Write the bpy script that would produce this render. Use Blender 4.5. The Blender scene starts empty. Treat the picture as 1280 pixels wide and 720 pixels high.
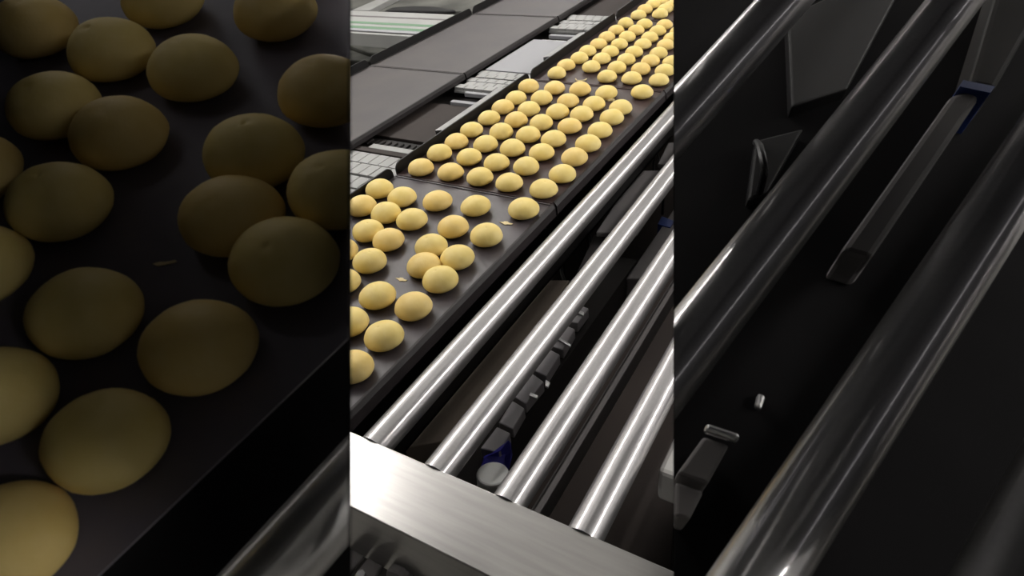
import bpy, bmesh, math, random
from mathutils import Vector, Matrix, noise
random.seed(7)
C = bpy.context.scene.collection
sc = bpy.context.scene
F = 818.0; S = 0.6; ZT = 0.90
K = 3.168

# ------------------------------------------------------------------ camera pose
def cd(u, v): return Vector(((u-640)/F, -(v-360)/F, -1.0))
yv = cd(1250, -315).normalized()
lv = cd(-900, -40); lv = (lv - lv.dot(yv)*yv).normalized()
xv = -lv; zv = xv.cross(yv)
M = Matrix((xv, yv, zv))                      # camera -> world
CAM = Vector((0, 0, ZT+S))
def ray(u, v): return M @ cd(u, v)
def P(u, v, z=ZT):
    r = ray(u, v); return CAM + r*((z-CAM.z)/r.z)
def proj(p):
    c = M.transposed() @ (Vector(p)-CAM); return (640+F*c.x/-c.z, 360-F*c.y/-c.z)
def zoomed(u, v): return (640+K*(u-640), 360+K*(v-360))

# ------------------------------------------------------------------ materials
def lin(c): return tuple(((x/255)/12.92 if x/255 <= .04045 else ((x/255+.055)/1.055)**2.4) for x in c)+(1,)
def mat(name, col, rough=.5, metal=0, col2=None, nscale=20, bump=0, bscale=200, stretch=None, emit=0, spec=.5, rvar=0):
    m = bpy.data.materials.new(name); m.use_nodes = True
    nt = m.node_tree; b = nt.nodes['Principled BSDF']
    b.inputs['Base Color'].default_value = lin(col); b.inputs['Roughness'].default_value = rough
    b.inputs['Metallic'].default_value = metal; b.inputs['Specular IOR Level'].default_value = spec
    tc = nt.nodes.new('ShaderNodeTexCoord'); mp = nt.nodes.new('ShaderNodeMapping')
    nt.links.new(tc.outputs['Object'], mp.inputs['Vector'])
    if stretch: mp.inputs['Scale'].default_value = stretch
    if col2 is not None or rvar:
        n = nt.nodes.new('ShaderNodeTexNoise'); n.inputs['Scale'].default_value = nscale; n.inputs['Detail'].default_value = 5
        nt.links.new(mp.outputs[0], n.inputs['Vector'])
        r = nt.nodes.new('ShaderNodeValToRGB'); r.color_ramp.elements[0].position = .35; r.color_ramp.elements[1].position = .68
        nt.links.new(n.outputs['Fac'], r.inputs[0])
        if col2 is not None:
            r.color_ramp.elements[0].color = lin(col); r.color_ramp.elements[1].color = lin(col2)
            nt.links.new(r.outputs[0], b.inputs['Base Color'])
        if rvar:
            mr = nt.nodes.new('ShaderNodeMapRange'); mr.inputs['To Min'].default_value = rough-rvar; mr.inputs['To Max'].default_value = rough+rvar
            nt.links.new(n.outputs['Fac'], mr.inputs['Value']); nt.links.new(mr.outputs[0], b.inputs['Roughness'])
    if bump:
        n2 = nt.nodes.new('ShaderNodeTexNoise'); n2.inputs['Scale'].default_value = bscale; n2.inputs['Detail'].default_value = 4
        nt.links.new(mp.outputs[0], n2.inputs['Vector'])
        bp = nt.nodes.new('ShaderNodeBump'); bp.inputs['Strength'].default_value = bump; bp.inputs['Distance'].default_value = .001
        nt.links.new(n2.outputs['Fac'], bp.inputs['Height']); nt.links.new(bp.outputs[0], b.inputs['Normal'])
    if emit:
        b.inputs['Emission Color'].default_value = (1, .97, .93, 1); b.inputs['Emission Strength'].default_value = emit
    return m
MT = dict(
    bun=mat('baked_dough', (236, 210, 126), .55, 0, (243, 220, 148), 35, .35, 160, spec=.3),
    bun2=mat('baked_dough_browner', (236, 204, 122), .55, 0, (242, 215, 144), 35, .35, 160, spec=.3),
    tray=mat('nonstick_coating', (60, 54, 58), .42, 0, (70, 64, 69), 9, .15, 120, rvar=.06, spec=.45),
    tray2=mat('worn_brown_nonstick', (58, 44, 45), .5, 0, (67, 52, 53), 12, .15, 120, spec=.35),
    tray3=mat('dry_grey_nonstick', (70, 66, 67), .5, 0, (78, 73, 72), 7, .15, 120, spec=.4),
    black=mat('black_coat_and_wall_shade', (14, 13, 14), .5, 0, (20, 18, 18), 14, spec=.3),
    roller=mat('polished_steel_tube', (172, 170, 170), .16, 1, (184, 182, 180), 6, 0, rvar=.03, stretch=(60, 60, 2)),
    steel=mat('brushed_stainless', (162, 160, 158), .28, 1, (172, 170, 168), 10, .06, 60, stretch=(1, 14, 14)),
    steeld=mat('dull_stainless', (150, 149, 150), .5, 1, (170, 169, 168), 18),
    alu=mat('light_grey_painted_metal', (150, 150, 148), .5, 0, (160, 160, 158), 6),
    white=mat('white_plastic_sheet', (150, 150, 154), .6, 0),
    pan=mat('dark_brown_pan', (52, 46, 44), .7, 0, (58, 51, 48), 8, spec=.2),
    dark=mat('grimy_dark_metal', (27, 25, 24), .7, 0, (36, 32, 31), 10, spec=.3),
    greyl=mat('zinc_grey_cover', (128, 125, 128), .55, 0, (140, 136, 138), 10),
    greyp=mat('dusty_grey_plate', (96, 93, 94), .65, 0, (108, 104, 103), 10),
    flange=mat('black_tray_edge', (34, 30, 31), .5, 0, (42, 37, 38), 14, spec=.3),
    matte=mat('matte_black_paint', (13, 12, 13), .85, 0, (17, 16, 17), 14, spec=.08),
    pale=mat('pale_grey_paint', (205, 203, 200), .5),
    bed=mat('brown_grey_paint', (140, 129, 119), .8, 0, (152, 140, 128), 6, spec=.2),
    housing=mat('aged_grey_housing', (70, 70, 66), .7, 0, (112, 112, 106), 4),
    traybay=mat('lightened_tray_coating', (96, 91, 100), .45, 0, (112, 106, 114), 12, .15, 120, rvar=.05),  # tray coating made lighter to stand in for missing sheen
    bandbay=mat('dark_folded_edge', (54, 51, 55), .5, 0, (62, 58, 62), 20),
    cable=mat('black_rubber', (14, 13, 16), .5),
    blue=mat('blue_cloth', (26, 22, 120), .6, 0, (34, 30, 150), 40),
    navy=mat('navy_cloth', (20, 22, 48), .8),
    bluet=mat('blue_tape', (40, 60, 120), .4),
    green=mat('green_edge_strip', (98, 132, 104), .5),
    olive=mat('dark_olive_mesh', (38, 38, 34), .8, 0, (66, 66, 60), 14),
    nickel=mat('bright_zinc', (215, 215, 215), .3, 1),
    crumb=mat('pastry_crumb', (226, 208, 160), .7),
    floor=mat('grey_concrete', (120, 118, 114), .7, 0, (138, 136, 130), 3),
    wall=mat('plain_wall_paint', (235, 235, 232), .8),
    wallf=mat('dark_wall_paint', (70, 70, 72), .8),
    ceil=mat('ceiling_paint', (210, 210, 208), .8),
    lamp=mat('lamp_tube_main', (255, 250, 245), .5, 0, emit=66),
    glow=mat('wall_fill_glow', (220, 225, 230), .6, emit=.22),  # glow of the added wall panels
    panelb=mat('bright_frosted_panel', (240, 240, 240), .6, emit=13),
    panel=mat('ceiling_fill_glow', (240, 240, 240), .6, emit=.33),  # glow of the added ceiling fill panels
    lampd=mat('added_fill_lamp', (255, 250, 245), .5, 0, emit=20.0),  # tube of the fill lamp added for the left foreground tray
)

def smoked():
    m = bpy.data.materials.new('dimming_sheet'); m.use_nodes = True; nt = m.node_tree; nt.nodes.clear()
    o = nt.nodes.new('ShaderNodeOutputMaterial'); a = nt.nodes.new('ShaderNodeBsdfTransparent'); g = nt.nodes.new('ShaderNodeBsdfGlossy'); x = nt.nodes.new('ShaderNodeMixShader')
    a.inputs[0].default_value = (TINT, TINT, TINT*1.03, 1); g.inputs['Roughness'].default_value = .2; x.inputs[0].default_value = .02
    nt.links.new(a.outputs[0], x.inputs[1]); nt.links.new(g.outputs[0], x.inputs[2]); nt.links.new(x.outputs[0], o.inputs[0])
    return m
def rolled_steel():
    # turned tube: fine polish over a coarser ground grain
    m = bpy.data.materials.new('ground_steel_tube'); m.use_nodes = True; nt = m.node_tree; nt.nodes.clear()
    o = nt.nodes.new('ShaderNodeOutputMaterial'); x = nt.nodes.new('ShaderNodeMixShader'); x.inputs[0].default_value = .62
    tc = nt.nodes.new('ShaderNodeTexCoord'); mp = nt.nodes.new('ShaderNodeMapping'); mp.inputs['Scale'].default_value = (40, 40, 3)
    n = nt.nodes.new('ShaderNodeTexNoise'); n.inputs['Scale'].default_value = 8
    r = nt.nodes.new('ShaderNodeValToRGB'); r.color_ramp.elements[0].color = lin((176, 174, 175)); r.color_ramp.elements[1].color = lin((190, 188, 188))
    nt.links.new(tc.outputs['Object'], mp.inputs[0]); nt.links.new(mp.outputs[0], n.inputs[0]); nt.links.new(n.outputs['Fac'], r.inputs[0])
    for i, ro in enumerate((.13, .46)):
        g = nt.nodes.new('ShaderNodeBsdfGlossy'); g.inputs['Roughness'].default_value = ro
        nt.links.new(r.outputs[0], g.inputs[0]); nt.links.new(g.outputs[0], x.inputs[1+i])
    nt.links.new(x.outputs[0], o.inputs[0]); return m
MT['roller'] = rolled_steel()
# each face of a sheet filters the light once, so a sheet filters it twice
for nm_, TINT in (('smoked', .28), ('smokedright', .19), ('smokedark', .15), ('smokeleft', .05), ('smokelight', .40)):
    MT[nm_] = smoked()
# ------------------------------------------------------------------ helpers
def tag(o, label, cat, group=None):
    o['label'] = label; o['category'] = cat
    if group: o['group'] = group
    return o
def empty(name, loc, label, cat, group=None):
    o = bpy.data.objects.new(name, None); C.objects.link(o); o.location = loc; o.empty_display_size = .05
    return tag(o, label, cat, group)
def link(name, bm, m, parent=None, smooth=False, bevel=0):
    bmesh.ops.recalc_face_normals(bm, faces=bm.faces)
    for e in bm.edges:
        if len(e.link_faces) != 2 or e.calc_face_angle(0) > .6: e.smooth = False
    me = bpy.data.meshes.new(name); bm.to_mesh(me); bm.free()
    if smooth:
        for p in me.polygons: p.use_smooth = True
    me.materials.append(MT[m]); o = bpy.data.objects.new(name, me); C.objects.link(o)
    if parent is not None:
        o.parent = parent; bpy.context.view_layer.update()
        o.matrix_parent_inverse = parent.matrix_world.inverted()
    if bevel:
        md = o.modifiers.new('bevel', 'BEVEL'); md.width = bevel; md.segments = 2; md.limit_method = 'ANGLE'
    return o
def box(bm, a, b, T=None):
    vs = [bm.verts.new(Vector((x, y, z))) for x in (a[0], b[0]) for y in (a[1], b[1]) for z in (a[2], b[2])]
    if T is not None:
        for v in vs: v.co = T @ v.co
    for f in ((0,1,3,2),(4,6,7,5),(0,4,5,1),(2,3,7,6),(0,2,6,4),(1,5,7,3)): bm.faces.new([vs[i] for i in f])
def prism(bm, pts, vec):
    """closed slab: polygon pts pushed along vec"""
    a = [bm.verts.new(p) for p in pts]; b = [bm.verts.new(Vector(p)+vec) for p in pts]
    bm.faces.new(a); bm.faces.new(b[::-1]); n = len(pts)
    for i in range(n): bm.faces.new((a[i], b[i], b[(i+1) % n], a[(i+1) % n]))
def cyl(bm, p0, p1, r, n=32, caps=True, r1=None):
    p0, p1 = Vector(p0), Vector(p1); d = (p1-p0).normalized()
    s = d.orthogonal().normalized(); t = d.cross(s); r1 = r if r1 is None else r1
    A = []; B = []
    for i in range(n):
        a = 2*math.pi*i/n; o = s*math.cos(a)+t*math.sin(a)
        A.append(bm.verts.new(p0+o*r)); B.append(bm.verts.new(p1+o*r1))
    for i in range(n): bm.faces.new((A[i], A[(i+1) % n], B[(i+1) % n], B[i]))
    if caps: bm.faces.new(A[::-1]); bm.faces.new(B)
def tube(bm, pts, r, n=8):
    pts = [Vector(p) for p in pts]; rings = []
    for i, p in enumerate(pts):
        d = (pts[min(i+1, len(pts)-1)]-pts[max(i-1, 0)]).normalized()
        s = d.cross(Vector((.3, .2, .93))).normalized(); t = d.cross(s)
        rings.append([bm.verts.new(p+(s*math.cos(2*math.pi*k/n)+t*math.sin(2*math.pi*k/n))*r) for k in range(n)])
    for a, b in zip(rings, rings[1:]):
        for k in range(n): bm.faces.new((a[k], a[(k+1) % n], b[(k+1) % n], b[k]))
    bm.faces.new(rings[0][::-1]); bm.faces.new(rings[-1])
def curve(pts, n=14):
    pts = [Vector(p) for p in pts]; out = []
    for i in range(len(pts)-1):
        p0 = pts[max(i-1, 0)]; p1 = pts[i]; p2 = pts[i+1]; p3 = pts[min(i+2, len(pts)-1)]
        for k in range(n):
            t = k/n
            out.append(.5*((2*p1)+(p2-p0)*t+(2*p0-5*p1+4*p2-p3)*t*t+(3*p1-p0-3*p2+p3)*t**3))
    return out+[pts[-1]]
def cut(bm, co, no):
    """keeps the side the normal points away from, and closes the cut"""
    g = bmesh.ops.bisect_plane(bm, geom=bm.verts[:]+bm.edges[:]+bm.faces[:], plane_co=co, plane_no=no, clear_outer=True)
    ed = [e for e in g['geom_cut'] if isinstance(e, bmesh.types.BMEdge)]
    if ed:
        try: bmesh.ops.contextual_create(bm, geom=ed)
        except Exception: pass
def smooth_tube(o):
    for p in o.data.polygons:
        p.use_smooth = len(p.vertices) == 4

# ------------------------------------------------------------------ buns
def bun_mesh(seed, w=.0280, h=.0205):
    bm = bmesh.new(); bmesh.ops.create_uvsphere(bm, u_segments=40, v_segments=24, radius=1)
    off = Vector((seed*7.3, seed*3.1, seed*1.7))
    for v in bm.verts:
        d = v.co.normalized()
        r = 1+.030*noise.noise(d*1.3+off)+.012*noise.noise(d*4+off)
        z = d.z
        # flat baked foot, full shoulders
        zz = z if z > 0 else z*.62
        c = Vector((d.x*r*w, d.y*r*w, zz*h*r))
        c.z = max(c.z, -h*.52)
        # small steam dimple on the crown
        px, py = d.x-.10*math.sin(seed*2.1)-.05, d.y-.10*math.cos(seed*1.3)
        if z > 0: c.z -= .0013*math.exp(-(px*px+py*py)/.0045)
        v.co = c+Vector((0, 0, h*.52))
    me = bpy.data.meshes.new('bread_bun'); bm.to_mesh(me); bm.free()
    for p in me.polygons: p.use_smooth = True
    return me
BUNS = []
for i in range(6):
    me = bun_mesh(i+1); me.materials.append(MT['bun2' if i in (2, 5) else 'bun']); BUNS.append(me)
first = True
def put_bun(loc, label, group, scale=1.0, frame=None, var=None, clip=None, oval=1.0):
    k = random.randrange(6) if var is None else var
    o = bpy.data.objects.new('bread_bun', BUNS[k]); C.objects.link(o)
    R = (frame or Matrix.Identity(3)).to_4x4()
    a = random.uniform(0, 6.28)
    sx = scale*random.uniform(.975, 1.025); sz = scale*random.uniform(.96, 1.05)
    Tm = Matrix.Translation(loc) @ R @ Matrix.Diagonal((1, oval, 1, 1)) @ Matrix.Rotation(a, 4, 'Z') @ Matrix.Diagonal((sx, scale, sz, 1))
    if clip or oval != 1.0:
        me = BUNS[k].copy(); me.transform(Tm)
        if clip:
            bm = bmesh.new(); bm.from_mesh(me); cut(bm, *clip)
            if not bm.verts: bm.free(); bpy.data.objects.remove(o); return None
            bm.to_mesh(me); bm.free()
        # keep the origin at the foot of the bun
        me.transform(Matrix.Translation(-loc)); o.data = me; o.location = loc
    else:
        o.matrix_world = Tm
    tag(o, label, 'bread bun', group)
    return o

# ------------------------------------------------------------------ trays
def make_tray(x0, x1, y0, y1, m, label, group, z=ZT):
    t = empty('baking_tray', ((x0+x1)/2, (y0+y1)/2, z-.002), label, 'baking tray', group)
    g = .0015
    bm = bmesh.new(); box(bm, (x0, y0+g, z-.002), (x1, y1-g, z)); link('tray_sheet', bm, m, t, bevel=.0006)
    for yy in (y0+g, y1-g-.004):               # shallow folded end ridges
        bm = bmesh.new(); box(bm, (x0+.004, yy, z), (x1-.006, yy+.004, z+.0022)); link('end_ridge', bm, m, t, bevel=.001)
    # tall side wall, rounded ends; its black stands in for shade away from the lamp
    bm = bmesh.new(); h = .025; lean = -.001; pts = []
    y0b, y1b = y0+.006, y1-.006; rr = .018
    pts.append((0, y0b)); pts += [(h-rr+rr*math.sin(a), y0b+rr-rr*math.cos(a)) for a in [i*math.pi/16 for i in range(0, 9)]]
    pts += [(h-rr+rr*math.cos(a), y1b-rr+rr*math.sin(a)) for a in [i*math.pi/16 for i in range(0, 9)]]
    pts.append((0, y1b))
    prism(bm, [Vector((x0+lean*p/h, q, z-.001+p)) for p, q in pts], Vector((-.0035, 0, 0)))
    link('side_wall', bm, 'black' , t)
    # low folded flange on the other side: small bead, then a slope
    bm = bmesh.new()
    fd = .022 if m != 'tray3' else .014
    prof = [(x1-.006, z), (x1-.004, z+.003), (x1, z+.0025), (x1+.004, z-.004), (x1+.005, z-fd), (x1+.003, z-fd), (x1+.002, z-.005), (x1-.002, z-.002)]
    prism(bm, [Vector((a, y0+.003, b)) for a, b in prof], Vector((0, y1-y0-.006, 0)))
    link('folded_flange', bm, 'flange', t, bevel=.0005)
    return t

XB0, XB1 = -.905, -.526          # filled line
XE0, XE1 = -1.484, -1.126        # empty line
J = .942
G1 = 'baking trays on the filled line'
make_tray(XB0, XB1, J-.6, J, 'tray', 'nearest dark grey baking tray with loosely scattered buns, beside the steel rollers', G1)
make_tray(XB0, XB1, J, J+.6, 'tray2', 'brown-black baking tray holding neat rows of buns, just beyond the scattered-bun tray', G1)
make_tray(XB0, XB1, J+.6, J+1.2, 'tray2', 'third baking tray up the filled line, tightly packed with buns, near the top', G1)
make_tray(XB0, XB1, J+1.2, J+1.8, 'tray2', 'farthest bun-filled baking tray, cut off by the top edge of the photo', G1)
G2 = 'empty baking trays on the far line'
make_tray(XE0, XE1, J, J+.6, 'tray3', 'nearest empty grey baking tray, at the left edge of the far line', G2)
make_tray(XE0, XE1, J+.6, J+1.2, 'tray3', 'middle empty grey baking tray with black side wall in front of green-edged beam', G2)
make_tray(XE0, XE1, J+1.2, J+1.8, 'tray3', 'farthest empty grey baking tray, cut by the top edge', G2)

# ---- buns on tray 0 (scattered)
T0 = [(474.3,236.8,'bun in the far left corner of the scattered-bun tray'),
 (502.5,246.8,'bun just right of the far left corner bun on the scattered-bun tray'),
 (546.8,251.3,'bun standing alone near the middle of the far edge of the scattered-bun tray'),
 (594.5,257.5,'bun second from the right along the far edge of the scattered-bun tray'),
 (654.5,261,'lone bun in the far right corner of the scattered-bun tray, nearest the first roller'),
 (452.3,258.3,'bun against the black side wall, in front of the far left corner bun'),
 (482.3,267,'bun in second row, between the side wall bun and the middle of the scattered-bun tray'),
 (514.8,274.5,'bun right end of the second row slanting from the side wall on the scattered-bun tray'),
 (566.5,283.8,'bun left one of the pair in open space right of centre, scattered-bun tray'),
 (608,294.5,'bun closest to the white crumb mark, on the right of the scattered-bun tray'),
 (460,289,'left bun of the touching pair near the tray side wall'),
 (485.5,300,'right bun of the touching pair near the tray side wall'),
 (538.8,307.5,'back bun of the huddle of four on the scattered-bun tray'),
 (571.8,322,'right-hand bun of the huddle of four on the scattered-bun tray'),
 (529.8,332,'left-hand bun of the huddle of four on the scattered-bun tray'),
 (550.5,350,'front bun of the huddle of four on the scattered-bun tray'),
 (462.3,327,'bun in front of the touching pair, left side of the scattered-bun tray'),
 (427.5,314,'half-hidden bun at the left photo strip edge, behind the pair row'),
 (429,352,'half-hidden bun at the strip edge, third from the front'),
 (472,370,'bun left of the rightmost front bun, middle of the near rows'),
 (516.8,383.5,'front bun nearest the tray flange, right of the near rows'),
 (480,420,'large bun close to the near right flange, second from the front end'),
 (437,403,'half-hidden bun at the strip edge, second from the front'),
 (441.5,459,'frontmost bun at the near end of the scattered-bun tray, cut by the strip edge')]
HC = .0128
def loc_bun(u, v, z=ZT):
    p = P(u, v, z+HC); return Vector((p.x, p.y, z))
for i, (u, v, l) in enumerate(T0):
    put_bun(loc_bun(u, v), l, 'buns scattered on the nearest tray', scale=1.035, var=i % 6)
ordn = ['nearest', 'second', 'third', 'fourth', 'fifth', 'sixth', 'seventh', 'farthest']
pos = ['leftmost bun', 'second bun from left', 'middle bun', 'second bun from right', 'rightmost bun']
T1 = [[(526,209.5),(563,214.8),(599.7,221.1),(636.4,228.1),(679.4,236)],
 [(549.2,191.4),(586.3,196.6),(620.6,203.1),(657.8,208.3),(703,217.5)],
 [(570.3,176.9),(606.9,180.5),(640.6,185.5),(677,190.3),(718,197)],
 [(589.5,162.2),(626.3,164.8),(660.2,168.8),(692,174),(735,180)],
 [(611.3,147.5),(645,150.3),(676.5,153.8),(712,157.5),(750,163)],
 [(628.5,134),(661,136.3),(697,140),(727,143),(764.6,147)],
 [(645,122.5),(676.9,123.1),(710,126.3),(742.5,130),(775.6,135)],
 [(660.9,108.4),(693.1,110),(725,111.9),(758,115.6),(802.5,115)]]
for r, row in enumerate(T1):
    for c, (u, v) in enumerate(row):
        put_bun(loc_bun(u, v), '%s in the %s row of the neatly filled middle tray' % (pos[c], ordn[r]), 'buns in rows on the middle tray', scale=.985)
T2 = [[(696,91.5),(739,83.4),(758.8,95.6),(789.4,97.5),(823.5,99.8)],
 [(707.5,81.3),(771,84.6),(801,86.3),(831,88)],
 [(724,72.8),(752,73),(782.8,74.4),(813,76),(840,76.8)],
 [(734.4,63.8),(762.5,64.4),(792.5,65),(823,66.3),(853,67.5)],
 [(748,54.8),(774,55.1),(803.5,55),(832,56),(861,57)],
 [(758.5,46),(784,46.3),(812,46.8),(840,47.5),(868,48.5)],
 [(770,37.5),(795,37.8),(822,38.4),(848,39),(876,40)],
 [(782,28.8),(805.6,30),(830.6,30.6),(857,31),(884,32)]]
ppos = {5: pos, 4: ['leftmost bun', 'second bun from left', 'second bun from right', 'rightmost bun']}
for r, row in enumerate(T2):
    for c, (u, v) in enumerate(row):
        if u > 850: continue
        put_bun(loc_bun(u, v), '%s in the %s row of the third tray up the line' % (ppos[len(row)][c], ordn[r]), 'buns in rows on the third tray', scale=.92)
T3 = [[(798,18.7),(825,17.5)], [(806,12),(831,11)], [(816,5.5),(839,7.5)], [(827,1),(846,1)]]
for r, row in enumerate(T3):
    for c, (u, v) in enumerate(row):
        put_bun(loc_bun(u, v), '%s bun in the %s row of the farthest tray, under the top edge' % (('left', 'right')[c], ordn[r]), 'buns on the farthest tray', scale=.93)
# crumbs
for (u, v, l) in [(633,279.5,'pale flat crumb mark near the right flange of the scattered-bun tray'),
                  (502,350,'small yellowish crumb streak in the middle of the scattered-bun tray'),
                  (762,126,'loose pastry crumb beside the rightmost far bun of the middle tray')]:
    bm = bmesh.new(); p = P(u, v); s = .010 if v > 300 else .012
    pts = []
    for k in range(12):
        a = k*math.pi/6; rr = 1+.3*math.sin(k*2.3)
        pts.append(p+Vector((math.cos(a)*s*rr, math.sin(a)*s*.4*rr, .0003)))
    prism(bm, pts, Vector((0, 0, .0012 if v > 200 else .005)))
    o = link('pastry_crumb', bm, 'crumb', bevel=.0005); tag(o, l, 'crumb', 'pastry crumbs on the trays')
bm = bmesh.new(); tube(bm, curve([P(719.5,98.5,ZT+.003), P(721,100.5,ZT+.003), P(726,100.8,ZT+.003), P(731,100,ZT+.003), P(733,98.5,ZT+.003)]), .0016)
tag(link('dough_curl', bm, 'crumb', smooth=True), 'thin curled strip of baked dough at the near edge of the third tray', 'crumb', 'pastry crumbs on the trays')

# ------------------------------------------------------------------ rollers of the main line
RAD = .0195; ZA = .884
axes = []
for u, v in ((486.5, 538.7), (556, 580), (811, 360)):
    axes.append(P(u, v, ZA).x)
axes[1] = (axes[0]+axes[2])/2*.5+axes[1]*.5
axes.append(P(810, 520, ZA).x)
nm = ['first', 'second', 'third', 'fourth']
beside = ['closest to the bun trays', 'second from the bun trays', 'third from the bun trays', 'farthest from the bun trays, right of the black gap']
for i, x in enumerate(axes):
    t = empty('steel_roller', (x, .34, ZA), 'bright polished steel roller, %s' % beside[i], 'roller', 'bright steel rollers')
    bm = bmesh.new(); cyl(bm, (x, .345, ZA), (x, 2.7, ZA), RAD, 48); o = link('roller_tube', bm, 'roller', t); smooth_tube(o)
    bm = bmesh.new(); cyl(bm, (x, .30, ZA), (x, 2.76, ZA), .006, 16); o = link('axle', bm, 'steeld', t); smooth_tube(o)

# ------------------------------------------------------------------ near stainless crossbeam
bm = bmesh.new()
t = empty('steel_crossbeam', (-.3, .30, .70), 'wide brushed stainless steel crossbeam across the roller ends, bottom of the photo', 'beam')
prof = [(.261, .900), (.346, .900), (.346, .845), (.343, .845), (.343, .897), (.264, .897), (.264, .79), (.261, .79)]
bm = bmesh.new(); prism(bm, [Vector((-1.15, a, b)) for a, b in prof], Vector((1.35, 0, 0)))
link('beam_channel', bm, 'steel', t, bevel=.004)
bm = bmesh.new(); box(bm, (-1.15, .262, .52), (.2, .275, .79)); link('apron_plate', bm, 'dark', t, bevel=.003)
# front brackets under the beam
for (u, v, l) in [(444, 686, 'dark metal bracket under the crossbeam at the strip edge'), (474, 690, 'dark metal bracket under the crossbeam, right of its twin')]:
    p = P(u, v, .80); b = empty('small_bracket', (p.x, .24, p.z), l, 'bracket', 'brackets under the crossbeam')
    bm = bmesh.new(); box(bm, (p.x-.012, .222, p.z-.012), (p.x+.012, .262, p.z-.006)); box(bm, (p.x-.012, .222, p.z-.03), (p.x-.008, .262, p.z-.006))
    link('bracket_plate', bm, 'greyp', b, bevel=.002)
    bm = bmesh.new(); cyl(bm, (p.x+.003, .236, p.z-.008), (p.x+.003, .236, p.z+.008), .006, 6); link('bolt', bm, 'steeld', b)
bm = bmesh.new(); p = P(530, 690, .80)
cyl(bm, (p.x, .25, .80), (p.x, .262, .80), .022, 24); link('round_cover', bm, 'greyp', t, smooth=False, bevel=.003)

# ------------------------------------------------------------------ machine bed below the rollers and trays
t = empty('roller_frame', (-.3, 1.5, 0), 'dark machine frame carrying the rollers and their black rail', 'machine frame')
bm = bmesh.new(); box(bm, (-1.25, .35, .60), (.34, 2.8, .612)); link('bed_pan', bm, 'pan', t)
bm = bmesh.new(); box(bm, (-.5, .30, .868), (.33, .34, .90-.02)); box(bm, (-.5, 2.71, .82), (.33, 2.75, .90)); link('end_bar', bm, 'dark', t, bevel=.003)
bm = bmesh.new(); box(bm, (-.518, .35, .79), (-.497, 2.75, .862)); box(bm, (-.56, .35, .79), (-.497, 2.75, .80)); link('side_channel', bm, 'black', t, bevel=.003)
bm = bmesh.new(); box(bm, (.30, .30, .612), (.33, 2.76, .88)); link('outer_channel', bm, 'dark', t)
for x in (-.50, .31):
    for y in (.45, 2.65):
        bm = bmesh.new(); box(bm, (x-.02, y-.02, 0), (x+.02, y+.02, .60)); link('leg', bm, 'dark', t, bevel=.002)
# thin bright lip beside the third roller and slanted side plate beside the fourth
zz = .80
bm = bmesh.new(); a = P(667, 634, zz); b = P(752, 500, zz); box(bm, (a.x-.0015, .35, zz-.06), (a.x+.0015, 2.7, zz)); link('divider_rail', bm, 'greyp', t, bevel=.001)
bm = bmesh.new(); xq = P(727, 640, .80).x; prism(bm, [Vector((xq-.01, .35, .74)), Vector((xq+.025, .35, .83)), Vector((xq+.028, .35, .83)), Vector((xq-.007, .35, .74))], Vector((0, 2.35, 0)))
link('slanted_plate', bm, 'dark', t)
# bright rivets on the black rail
for (u, v) in ((681.5, 285.5), (687, 276), (449, 508)):
    p = P(u, v, .862); bm = bmesh.new(); cyl(bm, (p.x, p.y, .862), (p.x, p.y, .864), .0022, 10); link('rivet', bm, 'nickel', t)

# tray line carrier
def carrier(x0, x1, y0, y1, label, ins=.01):
    t = empty('tray_conveyor_frame', ((x0+x1)/2, (y0+y1)/2, 0), label, 'conveyor frame', 'conveyor frames under the trays')
    for x in (x0+.03, x1-ins-.035):
        bm = bmesh.new(); box(bm, (x-.012, y0, .86), (x+.012, y1, ZT-.0022)); link('carrier_rail', bm, 'black', t, bevel=.001)
    bm = bmesh.new(); box(bm, (x0+.005, y0, .78), (x1-ins, y1, .79)); link('pan', bm, 'black', t)
    bm = bmesh.new(); box(bm, (x0+.005, y0, .79), (x0+.012, y1, .86)); box(bm, (x1-ins-.007, y0, .79), (x1-ins, y1, .86)); link('side_plate', bm, 'black', t)
    for x in (x0+.03, x1-ins-.03):
        for y in (y0+.08, y1-.1):
            bm = bmesh.new(); box(bm, (x-.02, y-.02, .613 if x > -1 else 0), (x+.02, y+.02, .78)); link('leg', bm, 'dark', t, bevel=.002)
carrier(XB0, XB1, .36, 2.74, 'black conveyor frame under the line of bun-filled trays')
carrier(XE0, XE1, .96, 2.74, 'black conveyor frame under the line of empty trays', .09)

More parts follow.
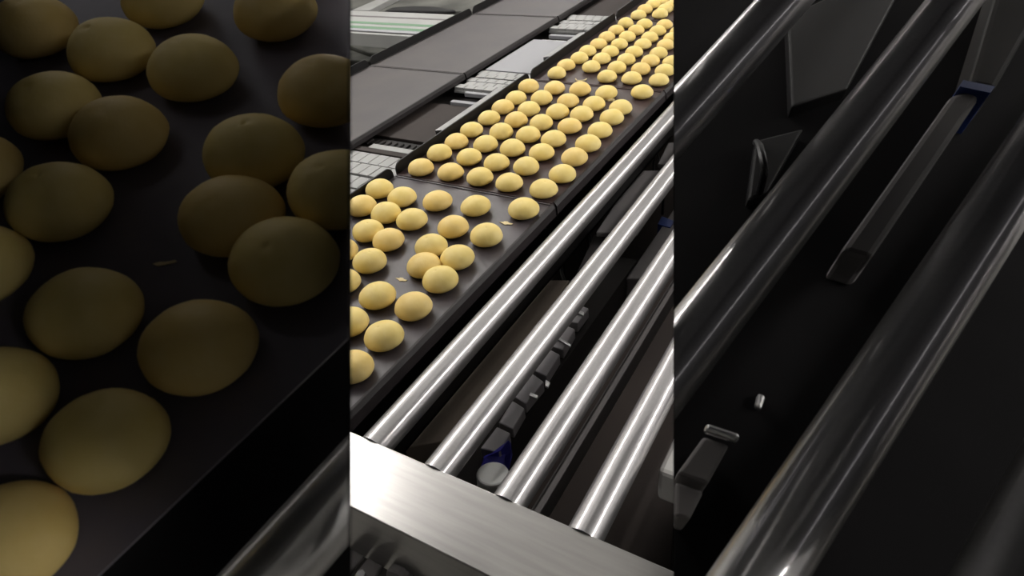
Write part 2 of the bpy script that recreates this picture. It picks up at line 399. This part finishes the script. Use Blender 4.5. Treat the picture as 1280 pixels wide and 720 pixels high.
# ------------------------------------------------------------------ things seen between the rollers
def plate(name, px, z, th, m, label, cat, group=None, bevel=.002):
    bm = bmesh.new(); prism(bm, [P(u, v, z) for u, v in px], Vector((0, 0, -th)))
    return tag(link(name, bm, m, bevel=bevel), label, cat, group)
plate('cover_plate', [(796,213),(850,213),(796,290),(745,290)], .79, .012, 'greyp', 'grey flat cover plate seen in the gap between first and second rollers', 'cover plate')
plate('cover_plate', [(835,178),(870,178),(850,205),(822,205)], .79, .012, 'greyp', 'small grey plate at the right strip edge, far gap of the first two rollers', 'cover plate')
plate('junction_box', [(743,293),(775,293),(748,338),(722,338)], .76, .148, 'greyp', 'dusty grey box beside a black hose, in front of the grey cover plate', 'box')
plate('junction_box', [(668,352),(702,352),(690,380),(655,380)], .68, .068, 'dark', 'dark low box in the gap between the first and second rollers', 'box')
for pts, l, z in [([(818,190),(824,200),(830,212)], 'short black hose at the far end of the gap between first and second rollers', .74),
               ([(735,296),(739,305),(737,330)], 'black hose curving beside the dusty grey box', .73),
               ([(704,322),(702,340),(708,362)], 'black hose under the second roller, in front of the grey box', .72),
               ([(577,478),(580,492),(590,506)], 'left black cable hanging in the near gap of the first two rollers', .74),
               ([(598,452),(598,472),(604,492)], 'right black cable hanging in the near gap of the first two rollers', .74)]:
    bm = bmesh.new(); q = [P(u, v, z) for u, v in pts]
    q = [q[0]-Vector((0, 0, z-.60))] + q + [q[-1]-Vector((0, 0, z-.60))]
    tube(bm, curve(q), .0035); tag(link('cable', bm, 'cable', smooth=True), l, 'cable', 'black cables between the rollers')
t = empty('support_bar', P(815, 300, .70), 'grey square bar bound with blue tape between second and third rollers', 'bar')
bm = bmesh.new(); prism(bm, [P(u, v, .73) for u, v in [(862,232),(880,232),(803,348),(782,348)]], Vector((0, 0, -.118))); link('bar', bm, 'greyp', t, bevel=.004)
bm = bmesh.new(); prism(bm, [P(u, v, .733) for u, v in [(827,270),(843,276),(838,284),(822,280)]], Vector((0, 0, -.03))); link('tape_band', bm, 'bluet', t, bevel=.001)
plate('brown_floor_plate', [(505,560),(585,545),(712,350),(664,350)], .76, .148, 'bed', 'brownish grey plate below the black cables between the first two rollers', 'plate')
# drive chain housings (a row of grey blocks)
blk = [((705,400),(722,404),(736,385),(720,380)), ((687,432),(704,437),(719,411),(703,405)), ((668,463),(683,470),(700,443),(686,436)),
       ((642,495),(657,505),(680,477),(666,467)), ((623,528),(641,536),(656,510),(640,500)), ((600,560),(624,566),(638,541),(621,533))]
xa = P(690, 440, .74).x
bm = bmesh.new(); box(bm, (xa-.03, .42, .612), (xa+.03, 1.05, .7375)); tag(link('chain_channel', bm, 'dark'), 'dark channel carrying the row of grey blocks between second and third rollers', 'channel')
for i, q in enumerate(blk):
    plate('chain_cover', q, .76, .022, 'greyl', 'dull grey block in the row between second and third rollers, %s from the front' % ['sixth', 'fifth', 'fourth', 'third', 'second', 'first'][i], 'chain cover', 'grey blocks between the rollers')
for q, l in [([(717,384),(730,390),(729,394),(716,388)], 'farthest bright metal clip on the grey blocks'),
             ([(697,420),(714,430),(713,433),(696,423)], 'middle bright metal clip on the grey blocks'),
             ([(682,474),(688,478),(685,484),(681,482)], 'small bright clip at the edge of the grey blocks'),
             ([(663,490),(673,494),(671,498),(661,494)], 'nearest bright metal clip across the grey blocks')]:
    plate('metal_clip', q, .7645, .004, 'nickel', l, 'clip', 'bright clips on the grey blocks', bevel=.001)
bm = bmesh.new()
q = [(598,586,.76), (604,568,.775), (622,560,.77), (636,548,.765), (640,552,.74), (630,570,.74), (628,592,.75)]
base = [P(u, v, z) for u, v, z in q]
prism(bm, base, Vector((0, 0, -.03)))
tag(link('blue_cloth', bm, 'blue', bevel=.006), 'crumpled deep blue cloth stuffed beside the white cup between the rollers', 'cloth')
t = None
bm = bmesh.new(); pc = P(610, 600, .80)
cyl(bm, pc+Vector((0, 0, -.09)), pc+Vector((0, .012, .0)), .021, 28, r1=.022)
tag(link('motor_cap', bm, 'alu', bevel=.003), 'short pale grey cylinder cap standing behind the crossbeam between the rollers', 'cap')
plate('blue_cloth', [(737,388),(762,390),(752,408),(733,404)], .68, .03, 'navy', 'dim blue cloth far down between the second and third rollers', 'cloth')
# stainless box on the right
z1 = .80
bm = bmesh.new(); a = P(822, 588, .86); prism(bm, [Vector((a.x, a.y, .86)), Vector((a.x+.3, a.y, .86)), Vector((a.x+.3, a.y+.18, .86)), Vector((a.x, a.y+.18, .86))], Vector((0, 0, -.055)))
t = empty('control_box', (a.x+.15, a.y+.1, .61), 'light grey steel box right of the fourth roller, cut by the strip edge', 'box')
link('box_body', bm, 'pale', t, bevel=.006)
bm = bmesh.new(); box(bm, (a.x+.02, a.y+.01, .60), (a.x+.28, a.y+.16, .806)); link('pedestal', bm, 'dark', t)

# ------------------------------------------------------------------ the gap between the two tray lines
X0, X1 = -1.075, XB0-.022
def grate(x0, x1, y0, y1, z, label, n):
    t = empty('chain_mat', ((x0+x1)/2, (y0+y1)/2, z-.01), label, 'chain mat', 'steel chain mats in the gap')
    bm = bmesh.new(); box(bm, (x0, y0, z-.015), (x1, y1, z-.009)); link('backing', bm, 'alu', t)
    bm = bmesh.new(); m = max(2, int((x1-x0)/.030))
    for i in range(n):
        yy = y0+(y1-y0)*(i+.1)/n; w = (y1-y0)/n*.88
        for j in range(m):
            xx = x0+(x1-x0)*(j+(.5 if i % 2 else 0)*.8)/m; x2 = min(xx+(x1-x0)/m*.93, x1)
            if x2-xx < .004: continue
            box(bm, (xx, yy, z-.009), (x2, yy+w, z-.002+.002*((i*7+j*3) % 3 == 0)))
    link('link_plates', bm, 'alu', t, bevel=.0008)
    return t
grate(-1.12, X1, 1.475, 1.628, .885, 'pale slatted chain mat between the tray lines, beside the middle bun tray', 5)
grate(-1.12, X1, 2.06, 2.24, .885, 'pale slatted chain mat between the tray lines, farther, beside the third bun tray', 5)
grate(-1.20, X1, .62, 1.045, .885, 'pale slatted chain mat at the left strip edge beside the scattered-bun tray', 8)
def bar(x0, x1, y0, y1, z, th, m, name, label, cat, group=None, parent=None):
    bm = bmesh.new(); box(bm, (x0, y0, z-th), (x1, y1, z)); o = link(name, bm, m, parent, bevel=min(.0015, th*.3))
    if parent is None: tag(o, label, cat, group)
    return o
GB = 'cross bars in the gap'
bar(-1.075, X1, 1.388, 1.404, .880, .012, 'white', 'cross_bar', 'bright white cross bar at the far end of the dark brown pan', 'bar', GB)
bar(-1.07, X1, 1.452, 1.466, .882, .012, 'white', 'cross_bar', 'pale cross bar just in front of the nearer far chain mat', 'bar', GB)
bar(-1.09, X1, 2.00, 2.018, .880, .012, 'white', 'cross_bar', 'bright cross bar in front of the farther chain mat', 'bar', GB)
bar(-1.09, -1.00, 1.93, 1.955, .880, .012, 'nickel', 'cross_bar', 'short shiny bar at the far end of the white sheet', 'bar', GB)
bar(-1.20, X1, 1.049, 1.069, .884, .012, 'pan', 'cross_bar', 'dull brown cross bar behind the left chain mat', 'bar', GB)
bar(-1.10, X1, 1.072, 1.094, .882, .012, 'alu', 'cross_bar', 'wide pale cross bar in front of the dark toothed strip', 'bar', GB)
bar(-1.19, -1.11, 1.072, 1.094, .870, .012, 'black', 'cross_bar', 'black cross bar end left of the wide pale bar', 'bar', GB)
bm = bmesh.new(); box(bm, (-1.19, 1.098, .855), (X1, 1.152, .866))
for i in range(13): box(bm, (-1.185+.0195*i, 1.108, .866), (-1.175+.0195*i, 1.135, .872))
tag(link('toothed_strip', bm, 'dark', bevel=.001), 'dark toothed rubber strip at the near end of the brown pan', 'strip')
bar(-1.19, X1, 1.156, 1.386, .872, .01, 'pan', 'drip_pan', 'flat dark brown pan between the empty trays and the middle bun tray', 'pan', 'flat sheets in the gap')
bar(-1.112, -.955, 1.632, 1.935, .885, .008, 'white', 'plastic_sheet', 'flat pale sheet between the tray lines, beside the third bun tray', 'sheet', 'flat sheets in the gap')
bar(-1.12, X1, 2.25, 2.60, .872, .01, 'pan', 'drip_pan', 'farthest dark brown pan at the top, beside the farthest bun tray', 'pan', 'flat sheets in the gap')
bar(-1.10, X1, 2.62, 2.72, .880, .012, 'alu', 'cross_bar', 'pale bar at the very top beyond the farthest brown pan', 'bar', GB)
def angle_rail(y0, y1, m, label):
    xr = -.953
    bm = bmesh.new(); prism(bm, [Vector((xr-.016, y0, .872)), Vector((xr-.016, y0, .898)), Vector((xr+.018, y0, .904)), Vector((xr+.018, y0, .900)), Vector((xr-.012, y0, .894)), Vector((xr-.012, y0, .872))], Vector((0, y1-y0, 0)))
    tag(link('angle_rail', bm, m, bevel=.001), label, 'rail', 'angled guide rails in the gap')
angle_rail(1.175, 1.46, 'steeld', 'brushed steel angled rail on the near edge of the dark brown pan')
angle_rail(1.735, 1.98, 'steeld', 'short greenish-grey angled rail beside the flat pale sheet')
# base under the gap
t = empty('gap_support_frame', (-1.05, 1.6, 0), 'dark support frame in the gap between the two tray lines', 'machine frame')
bm = bmesh.new(); box(bm, (-1.20, .5, .85), (XB0-.02, 2.74, .8545)); link('deck', bm, 'dark', t)
for y in (.55, 2.6):
    for x in (-1.06, -.96):
        bm = bmesh.new(); box(bm, (x-.02, y-.02, .613), (x+.02, y+.02, .85)); link('leg', bm, 'dark', t)

# ------------------------------------------------------------------ background machine at the upper left
t = empty('background_conveyor_beam', (-1.9, 2.05, 0), 'pale metal conveyor beam with green edge strips behind the empty trays', 'beam')
zb = .86
def seg(v0, v1, z, th, m, name, u0=430, u1=600, lip=0):
    a = P(438, v0, z); b = P(438, v1, z); y0, y1 = sorted((a.y, b.y))
    return bar(-2.9, XE0-.03, y0, y1, z+lip, th, m, name, None, None, None, t)
seg(41, 13, zb, .05, 'alu', 'beam_body')
seg(38.6, 35.8, zb+.002, .004, 'white', 'front_lip', lip=.004)
seg(34.5, 31.5, zb+.001, .003, 'green', 'edge_strip')
seg(28.5, 26, zb+.001, .003, 'green', 'edge_strip')
seg(20, 18.5, zb+.001, .003, 'greyp', 'groove_strip')
for x in (-2.6, -1.6):
    bm = bmesh.new(); box(bm, (x-.03, 1.98, 0), (x+.03, 2.05, zb-.05)); link('leg', bm, 'alu', t)
zl = .62
plate('floor_panel', [(380,160),(380,40),(640,40),(640,100)], .40, .39, 'greyp', 'light grey machine housing below and behind the empty trays', 'machine housing')
plate('side_panel', [(494,44),(534,44),(515,72),(494,72)], .62, .2, 'pale', 'small pale panel below the green-edged beam, beside the empty tray wall', 'panel')
bm = bmesh.new(); prism(bm, [P(u, v, .66) for u, v in [(405,42),(455,44),(470,56),(484,62),(482,68),(462,66),(440,58),(405,50)]], Vector((0, 0, -.04)))
tag(link('crumpled_cloth', bm, 'olive', bevel=.01), 'crumpled dark cloth lying under the green-edged beam, left edge', 'cloth')
bm = bmesh.new(); prism(bm, [P(u, v, .64) for u, v in [(400,58),(440,62),(465,70),(470,77),(400,74)]], Vector((0, 0, -.04)))
tag(link('grey_bundle', bm, 'olive', bevel=.01), 'grey-brown bundle in front of the crumpled dark cloth', 'bundle')
bm = bmesh.new(); prism(bm, [P(u, v, .70) for u, v in [(484,44),(496,44),(498,56),(492,56),(485,50)]], Vector((0, 0, -.1)))
tag(link('green_bracket', bm, 'green', bevel=.002), 'dull green bracket hanging under the pale beam beside the pale panel', 'bracket')
# far top-left: low housings and a diagonal bar
plate('machine_housing', [(400,14),(400,-60),(760,-60),(620,14)], .66, .6, 'housing', 'grey machine housing at the top left beyond the pale beam', 'machine housing')
bm = bmesh.new(); prism(bm, [P(u, v, .69) for u, v in [(440,12.5),(462,12.5),(502,-8),(488,-8)]], Vector((0, 0, -.03)))
tag(link('diagonal_bar', bm, 'alu', bevel=.003), 'light diagonal metal bar at the top left behind the pale beam', 'bar')
bm = bmesh.new(); prism(bm, [P(u, v, .68) for u, v in [(490,9),(520,7),(545,8),(570,12),(556,13.6),(480,13.4)]], Vector((0, 0, -.02)))
tag(link('black_hose_bundle', bm, 'cable', bevel=.008), 'low black bundle lying on the housing behind the pale beam', 'bundle')
bm = bmesh.new(); prism(bm, [P(u, v, .68) for u, v in [(400,9),(438,10),(452,12),(440,13.4),(400,13)]], Vector((0, 0, -.02)))
tag(link('black_hose_bundle', bm, 'cable', bevel=.008), 'small black bundle at the upper left corner of the strip', 'bundle')

# ------------------------------------------------------------------ raised foreground units (near the camera)
NC = Vector((-.1028, .8035, 1.30)).normalized()          # unit bed normal, camera axes
NW = (M @ NC).normalized()
class Bay:
    def __init__(s, u, v, depth):
        s.o = CAM + ray(u, v)*depth; s.n = NW
    def at(s, u, v, h=0):
        r = ray(u, v); t = (s.o+s.n*h-CAM).dot(s.n)/r.dot(s.n); return CAM+r*t
def side_plane(u, sign):
    n = (M @ Vector((F, 0, (u-640)))).normalized()       # normal of the cut through column u
    return (CAM.copy(), n*sign)
CL = side_plane(438, 1); CR = side_plane(842, -1)
LB = Bay(219, 360, .372)
# --- left: inclined tray
def bay_line(b, ua, va, uc, vc, h):                      # source line -> two points on the bed
    return b.at(*zoomed(ua, va), h), b.at(*zoomed(uc, vc), h)
n = LB.n
a, b = bay_line(LB, 500, 451.1, 620, 337.2, 0)
ex = (b-a).normalized(); ey = n.cross(ex)                # ex along the tray edge, ey towards the left
a0 = a-ex*.22; b0 = a+ex*.40
# the tray: everything left of its flange
t = empty('baking_tray', LB.at(219, 300, -.004), 'large dim out-of-focus baking tray with scattered buns, left foreground', 'baking tray')
def lquad(h): return [LB.at(u, v, h) for u, v in ((-25, -45), (438, -45), (438, 770), (-25, 770))]
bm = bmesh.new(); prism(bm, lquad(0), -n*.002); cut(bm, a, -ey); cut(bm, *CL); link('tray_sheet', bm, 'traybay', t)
FRM = [(CAM.copy(), (M @ Vector((0, F, -405))).normalized()), (CAM.copy(), (M @ Vector((-F, 0, 665))).normalized())]
def frame_cut(bm):
    for q in FRM: cut(bm, *q)
bm = bmesh.new()
prof = [(.003, 0), (.002, .0015), (0, .0015), (-.017, -.005), (-.018, -.0045), (-.018, -.018), (-.015, -.018), (-.015, -.007), (.001, -.0025)]
prism(bm, [a0+ey*p+n*q for p, q in prof], b0-a0); cut(bm, *CL); frame_cut(bm); link('folded_flange', bm, 'bandbay', t)
# --- left: cradle below
t = empty('inclined_tray_stand', Vector((-.45, .05, 0)), 'black inclined stand holding the dim foreground tray at the left', 'stand')
bm = bmesh.new(); prism(bm, lquad(-.06), -n*.006); cut(bm, *CL); link('bed_plate', bm, 'matte', t)
for k in (.05, .22):
    bm = bmesh.new(); prism(bm, [a0+ey*(k-.01)-n*.0022, a0+ey*(k+.01)-n*.0022, a0+ey*(k+.01)-n*.06, a0+ey*(k-.01)-n*.06], b0-a0); cut(bm, *CL); frame_cut(bm); link('runner', bm, 'black', t)
for (u, v) in ((-60, 760), (120, 800)):
    p = LB.at(u, v, -.066); bm = bmesh.new(); box(bm, (p.x-.015, p.y-.015, 0), (p.x+.015, p.y+.015, p.z+.004)); link('leg', bm, 'black', t)
# --- left: buns
lab = {0:'dim bun half cut by the top edge, left foreground tray', }
fr = Matrix((ex, ey, n)).transposed()
up_c = (M @ Vector((0, 1, 0))); e2 = (up_c-n*up_c.dot(n)).normalized(); e1 = e2.cross(n)
frL = Matrix((e1, e2, n)).transposed()
LBL = {
 (474.3,236.8):None,
 (502.5,246.8):'dim bun with only its lower half showing at the top edge, left foreground tray',
 (546.8,251.3):'dim bun near the top, rightmost of the top row in the left foreground',
 (452.3,258.3):'dim bun in the top left corner of the left foreground tray',
 (482.3,267):'dim bun second in the slanting row below the top left corner bun',
 (514.8,274.5):'dim bun at the right end of the slanting row, left foreground tray',
 (566.5,283.8):'dim bun cut by the dark panel edge, upper right of the left foreground tray',
 (460,289):'dim left bun of the touching pair on the left foreground tray',
 (485.5,300):'dim right bun of the touching pair on the left foreground tray',
 (538.8,307.5):'dim back bun of the huddle of four on the left foreground tray',
 (571.8,322):'dim bun cut by the panel edge, right of the foreground huddle of four',
 (529.8,332):'dim left bun of the foreground huddle of four',
 (550.5,350):'dim front bun of the foreground huddle of four',
 (462.3,327):'dim bun alone in front of the foreground touching pair',
 (427.5,314):'dim bun mostly outside the left photo edge, upper of the three there',
 (429,352):'dim bun at the left photo edge, between the pair row and the front rows',
 (472,370):'dim bun in the middle of the foreground near rows, left of the flange bun',
 (516.8,383.5):'large dim bun nearest the foreground tray flange',
 (480,420):'largest dim bun near the bottom of the left foreground tray',
 (437,403):'dim bun at the left photo edge beside the largest bottom bun',
 (441.5,459):'dim bun in the bottom left corner of the photo'}
for i, (u, v, l) in enumerate(T0):
    if LBL.get((u, v)) is None: continue
    pu, pv = zoomed(u, v)
    q = LB.at(pu, pv, .012); q = q-n*.012
    sw = F*.056/((M.transposed() @ (loc_bun(u, v)-CAM)).z*-1)*K       # width wanted in the frame
    dist = (M.transposed() @ (q-CAM)).z*-1
    s = sw*dist/F/.056*.985
    s = max(.86, min(1.10, s))
    cl = CL if pu+sw*.6 > 438 else None
    put_bun(q, LBL[(u, v)], 'dim buns on the left foreground tray', scale=s, frame=frL, var=i % 6, clip=cl, oval=.87)
bm = bmesh.new(); p = LB.at(206, 329, .0002)  # faint glint on the tray, drawn as a thin pale streak
prism(bm, [p+e1*(math.cos(k*.52)*.007)+e2*(math.sin(k*.52+.6)*.0016*(1+.4*math.sin(k*1.7))) for k in range(12)], n*.0004)
tag(link('pastry_crumb', bm, 'crumb'), 'faint painted glint streak in the middle of the left foreground tray', 'crumb')

# --- rollers: bay version
Mt = M.transposed()
def bay_roller(b, k, rad, h, clip, label, ya, yb, group, e0=.1, e1_=.1):
    x = axes[k]
    s0 = zoomed(*proj((x, ya, ZA))); s1 = zoomed(*proj((x, yb, ZA)))
    p0 = b.at(*s0, h); p1 = b.at(*s1, h); d = (p1-p0).normalized()
    p0 = p0-d*e0; p1 = p1+d*e1_
    t = empty('steel_roller', p0, label, 'roller', group)
    bm = bmesh.new(); cyl(bm, p0, p1, rad, 48)
    if clip: cut(bm, *clip)
    o = link('roller_tube', bm, 'roller', t)
    for pg in o.data.polygons: pg.use_smooth = len(pg.vertices) == 4
    if not clip or k > 1:
        bm = bmesh.new(); cyl(bm, p0-d*.02, p1+d*.02, .005, 14)
        if clip: cut(bm, *clip)
        link('axle', bm, 'steeld', t, smooth=False)
    return p0, p1
rl = bay_roller(LB, 0, .0185, -.020, CL, 'dim steel roller in the bottom right corner of the left foreground', .42, .62, 'dim foreground rollers', .3, .02)
RB = Bay(1061, 360, .372)
rr = [bay_roller(RB, 0, .0185, -.015, CR, 'dim steel roller crossing the top left corner of the right foreground', 1.0, 1.5, 'dim foreground rollers', .42, .0),
      bay_roller(RB, 1, .0185, -.015, CR, 'dim steel roller running up through the middle of the right foreground', .9, 1.4, 'dim foreground rollers', .42, .0),
      bay_roller(RB, 2, .0185, -.015, CR, 'dim steel roller to the right of the taped bar in the right foreground', .85, 1.3, 'dim foreground rollers', .42, .0),
      bay_roller(RB, 3, .0185, -.015, CR, 'dim steel roller cut by the bottom right corner of the photo', .9, 1.1, 'dim foreground rollers', .42, .0)]
# right bed
t = empty('inclined_roller_stand', Vector((.35, .1, 0)), 'black inclined stand under the dim rollers at the right', 'stand')
def quad(b, us, h): return [b.at(u, v, h) for u, v in us]
bm = bmesh.new(); prism(bm, quad(RB, [(842,-90),(1360,-90),(1360,860),(842,860)], -.10), -n*.006); cut(bm, *CR); link('bed_plate', bm, 'matte', t)
for (u, v) in ((1380, 800), (1150, 840)):
    p = RB.at(u, v, -.106); bm = bmesh.new(); box(bm, (p.x-.015, p.y-.015, 0), (p.x+.015, p.y+.015, p.z+.004)); link('leg', bm, 'black', t)
def bplate(name, px, h, th, m, label, cat, group=None):
    bm = bmesh.new(); prism(bm, quad(RB, px, h), -n*th); cut(bm, *CR); return tag(link(name, bm, m, bevel=.002), label, cat, group)
bplate('cover_plate', [(985,20),(1150,-60),(1060,110),(990,133)], -.085, .015, 'black', 'dim dark cover plate between the two upper left foreground rollers', 'cover plate')
bplate('cover_plate', [(945,175),(1005,160),(960,240),(935,250)], -.088, .012, 'black', 'dim dark plate in front of the cover plate, behind the middle foreground roller', 'cover plate')
t = empty('support_bar', RB.at(1140, 210, -.1), 'dim grey bar bound with a dark band between the right foreground rollers', 'bar')
bm = bmesh.new(); prism(bm, quad(RB, [(1255,-40),(1330,-40),(1245,110),(1212,104)], -.06), -n*.04); link('bar', bm, 'dark', t, bevel=.004)
bm = bmesh.new(); prism(bm, quad(RB, [(1210,112),(1226,120),(1090,322),(1052,312),(1190,118)], -.06), -n*.04); link('bar', bm, 'greyp', t, bevel=.004)
bm = bmesh.new(); prism(bm, quad(RB, [(1204,100),(1244,108),(1238,116),(1200,108)], -.055), -n*.045); link('tape_band', bm, 'bluet', t)
bplate('metal_clip', [(884,528),(926,542),(922,552),(880,538)], -.062, .006, 'nickel', 'dim bright-edged clip at the left edge of the right foreground', 'clip')
bplate('chain_cover', [(880,545),(912,556),(885,605),(846,592)], -.065, .035, 'greyp', 'dim grey block below the clip, right foreground', 'chain cover')
bplate('chain_cover', [(845,602),(880,614),(862,650),(820,640)][:3]+[(844,645)], -.068, .032, 'greyp', 'dim grey block at the left edge of the right foreground, nearer one', 'chain cover')
bplate('metal_clip', [(948,490),(958,494),(952,512),(944,508)], -.094, .006, 'steeld', 'tiny dim clip beside the middle foreground roller', 'clip')
bm = bmesh.new(); tube(bm, curve([RB.at(945,178,-.095), RB.at(950,185,-.06), RB.at(955,215,-.06), RB.at(948,245,-.095)]), .003)
tag(link('cable', bm, 'cable', smooth=True), 'black hose loop in the dim right foreground', 'cable')

# ------------------------------------------------------------------ added smoked hood that dims the foreground units
def CW(x, y, z): return CAM + M @ Vector((x, y, z))
t = empty('light_dimming_hood', CAM+Vector((0, 0, .12)), 'added smoked plastic hood that dims the foreground units', 'hood')
D0, D1, GAP = .47, -.14, .016
def edge(u, d, e=GAP): return CW((u-640)/F*d + (e if u > 640 else -e), d*360/F+e, -d)
def low(u, d, v=780, e=GAP): return CW((u-640)/F*d + (e if u > 640 else -e), -(v-360)/F*d, -d)
UL, UR = -10, 1290
DN = .13
def tp(u, d): return CW((u-640)/F*d, d*360/F+GAP, -d)
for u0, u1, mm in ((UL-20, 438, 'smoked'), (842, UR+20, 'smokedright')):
    bm = bmesh.new(); prism(bm, [tp(u0, D0), tp(u1, D0), tp(u1, DN), tp(u0, DN)], M @ Vector((0, .003, 0))); link('shade_top_panel', bm, mm, t)
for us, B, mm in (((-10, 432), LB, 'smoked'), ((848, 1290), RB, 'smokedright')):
    bm = bmesh.new(); prism(bm, [edge(us[0], D0), edge(us[1], D0), B.at(us[1], -20, -.001), B.at(us[0], -20, -.001)], M @ Vector((0, .002, 0))); link('shade_front_panel', bm, mm, t)

for u, B, sg in ((438, LB, -1), (842, RB, 1)):       # added smoked cheeks that keep lamp light off each unit
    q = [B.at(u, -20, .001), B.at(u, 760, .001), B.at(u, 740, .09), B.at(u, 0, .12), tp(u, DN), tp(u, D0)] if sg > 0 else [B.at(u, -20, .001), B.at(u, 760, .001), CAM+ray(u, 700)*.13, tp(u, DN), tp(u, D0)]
    bm = bmesh.new(); prism(bm, q, M @ Vector((.0003*sg, 0, 0))); link('shade_divider_panel', bm, 'smokedark', t)
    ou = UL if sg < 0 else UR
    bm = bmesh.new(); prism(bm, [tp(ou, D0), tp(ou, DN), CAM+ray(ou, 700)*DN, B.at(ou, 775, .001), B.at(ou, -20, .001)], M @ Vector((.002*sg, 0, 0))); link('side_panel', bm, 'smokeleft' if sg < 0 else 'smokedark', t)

def strip(name, p, d, L, w, facing, m, label):
    d = d.normalized(); f = facing.normalized(); s = d.cross(f).normalized()
    t = empty(name, p, label, 'light', 'strip lights')
    bm = bmesh.new(); prism(bm, [p-d*L/2-s*w/2, p+d*L/2-s*w/2, p+d*L/2+s*w/2, p-d*L/2+s*w/2], f*.004); link('diffuser', bm, m, t)
    bm = bmesh.new(); prism(bm, [p-d*(L/2+.01)-s*w*.8, p+d*(L/2+.01)-s*w*.8, p+d*(L/2+.01)+s*w*.8, p-d*(L/2+.01)+s*w*.8], -f*.01); link('housing', bm, 'alu', t); return t
# ------------------------------------------------------------------ main strip lights
for x, z, l in ((-2.5, 2.75, 'long bright strip light hanging on the left of the room'), (1.75, 2.15, 'long bright strip light hanging on the right of the room')):
    f = Vector((-.37-x, 0, .88-z)).normalized()
    t = strip('strip_light', Vector((x, 3.0, z)), Vector((0, 1, 0)), 6.4, .06, f, 'lamp', l)
    for yy in (.6, 3, 5.4):
        bm = bmesh.new(); cyl(bm, (x, yy, z+.02), (x, yy, 3.4), .006, 8); link('hanger_rod', bm, 'alu', t)
p = CW(-.50, .52, -.16); f = (LB.at(215, 340)-p)  # added fill lamp, out of view, for the left foreground buns
t = strip('strip_light', p, M @ Vector((1, 1, 0)), .22, .05, f, 'lampd', 'short fill light added above and left of the foreground tray')
bm = bmesh.new(); cyl(bm, p-f.normalized()*.008, Vector((p.x, p.y, 3.4)), .005, 8); link('hanger_rod', bm, 'alu', t)
# luminous ceiling panels, added to fill the hall and brighten the rollers
for i in range(4):
    for j in range(5):
        x = -4.1+i*2.1; y = .9+j*1.6
        t = empty('ceiling_light', (x, y, 3.36), 'large square glowing ceiling panel, added as fill light', 'light', 'added ceiling fill panels')
        bm = bmesh.new(); box(bm, (x-.9, y-.7, 3.37), (x+.9, y+.7, 3.38)); link('diffuser', bm, 'panel', t)
        bm = bmesh.new(); box(bm, (x-.95, y-.75, 3.38), (x+.95, y+.75, 3.40)); link('housing', bm, 'alu', t)
t = empty('ceiling_light', (-2.75, 1.5, 3.3), 'bright square ceiling lamp above left of the crossbeam', 'light')
bm = bmesh.new(); box(bm, (-3.25, 1.05, 3.30), (-2.28, 1.85, 3.31)); link('diffuser', bm, 'panelb', t)
bm = bmesh.new(); box(bm, (-3.27, 1.03, 3.31), (-2.26, 1.87, 3.34)); link('housing', bm, 'alu', t)
# ------------------------------------------------------------------ room
def struct(name, a, b, m):
    bm = bmesh.new(); box(bm, a, b); o = link(name, bm, m); o['kind'] = 'structure'
struct('floor', (-5, -3, -.1), (4, 9, 0), 'floor'); struct('ceiling', (-5, -3, 3.4), (4, 9, 3.5), 'ceil')
struct('wall_left', (-5.1, -3, 0), (-5, 9, 3.4), 'wall'); struct('wall_right', (4, -3, 0), (4.1, 9, 3.4), 'wall')
struct('wall_back', (-5, 9, 0), (4, 9.1, 3.4), 'wall'); struct('wall_front', (-5, -3.1, 0), (4, -3, 3.4), 'wallf')

for i in range(4):
    struct('added_wall_glow_%d' % (i+1), (3.97, .4+i*2, .9), (3.995, 2.1+i*2, 3.0), 'glow')  # added glow for the rollers to reflect, no known windows here
# ------------------------------------------------------------------ world, camera, view
w = bpy.data.worlds.new('world'); sc.world = w; w.use_nodes = True
w.node_tree.nodes['Background'].inputs[0].default_value = (.9, .95, 1, 1); w.node_tree.nodes['Background'].inputs[1].default_value = .05
cam = bpy.data.cameras.new('camera'); co = bpy.data.objects.new('camera', cam); C.objects.link(co)
co.matrix_world = Matrix.Translation(CAM) @ M.to_4x4()
cam.sensor_width = 36; cam.lens = 36*F/1280; cam.clip_start = .02
cam.dof.use_dof = True; cam.dof.focus_distance = 1.15; cam.dof.aperture_fstop = 15
sc.camera = co
vs = sc.view_settings; vs.view_transform = 'Standard'; vs.look = 'None'; vs.gamma = 1; vs.use_curve_mapping = False; vs.exposure = 0
sc.cycles.use_denoising = True
sc.cycles.max_bounces = 8
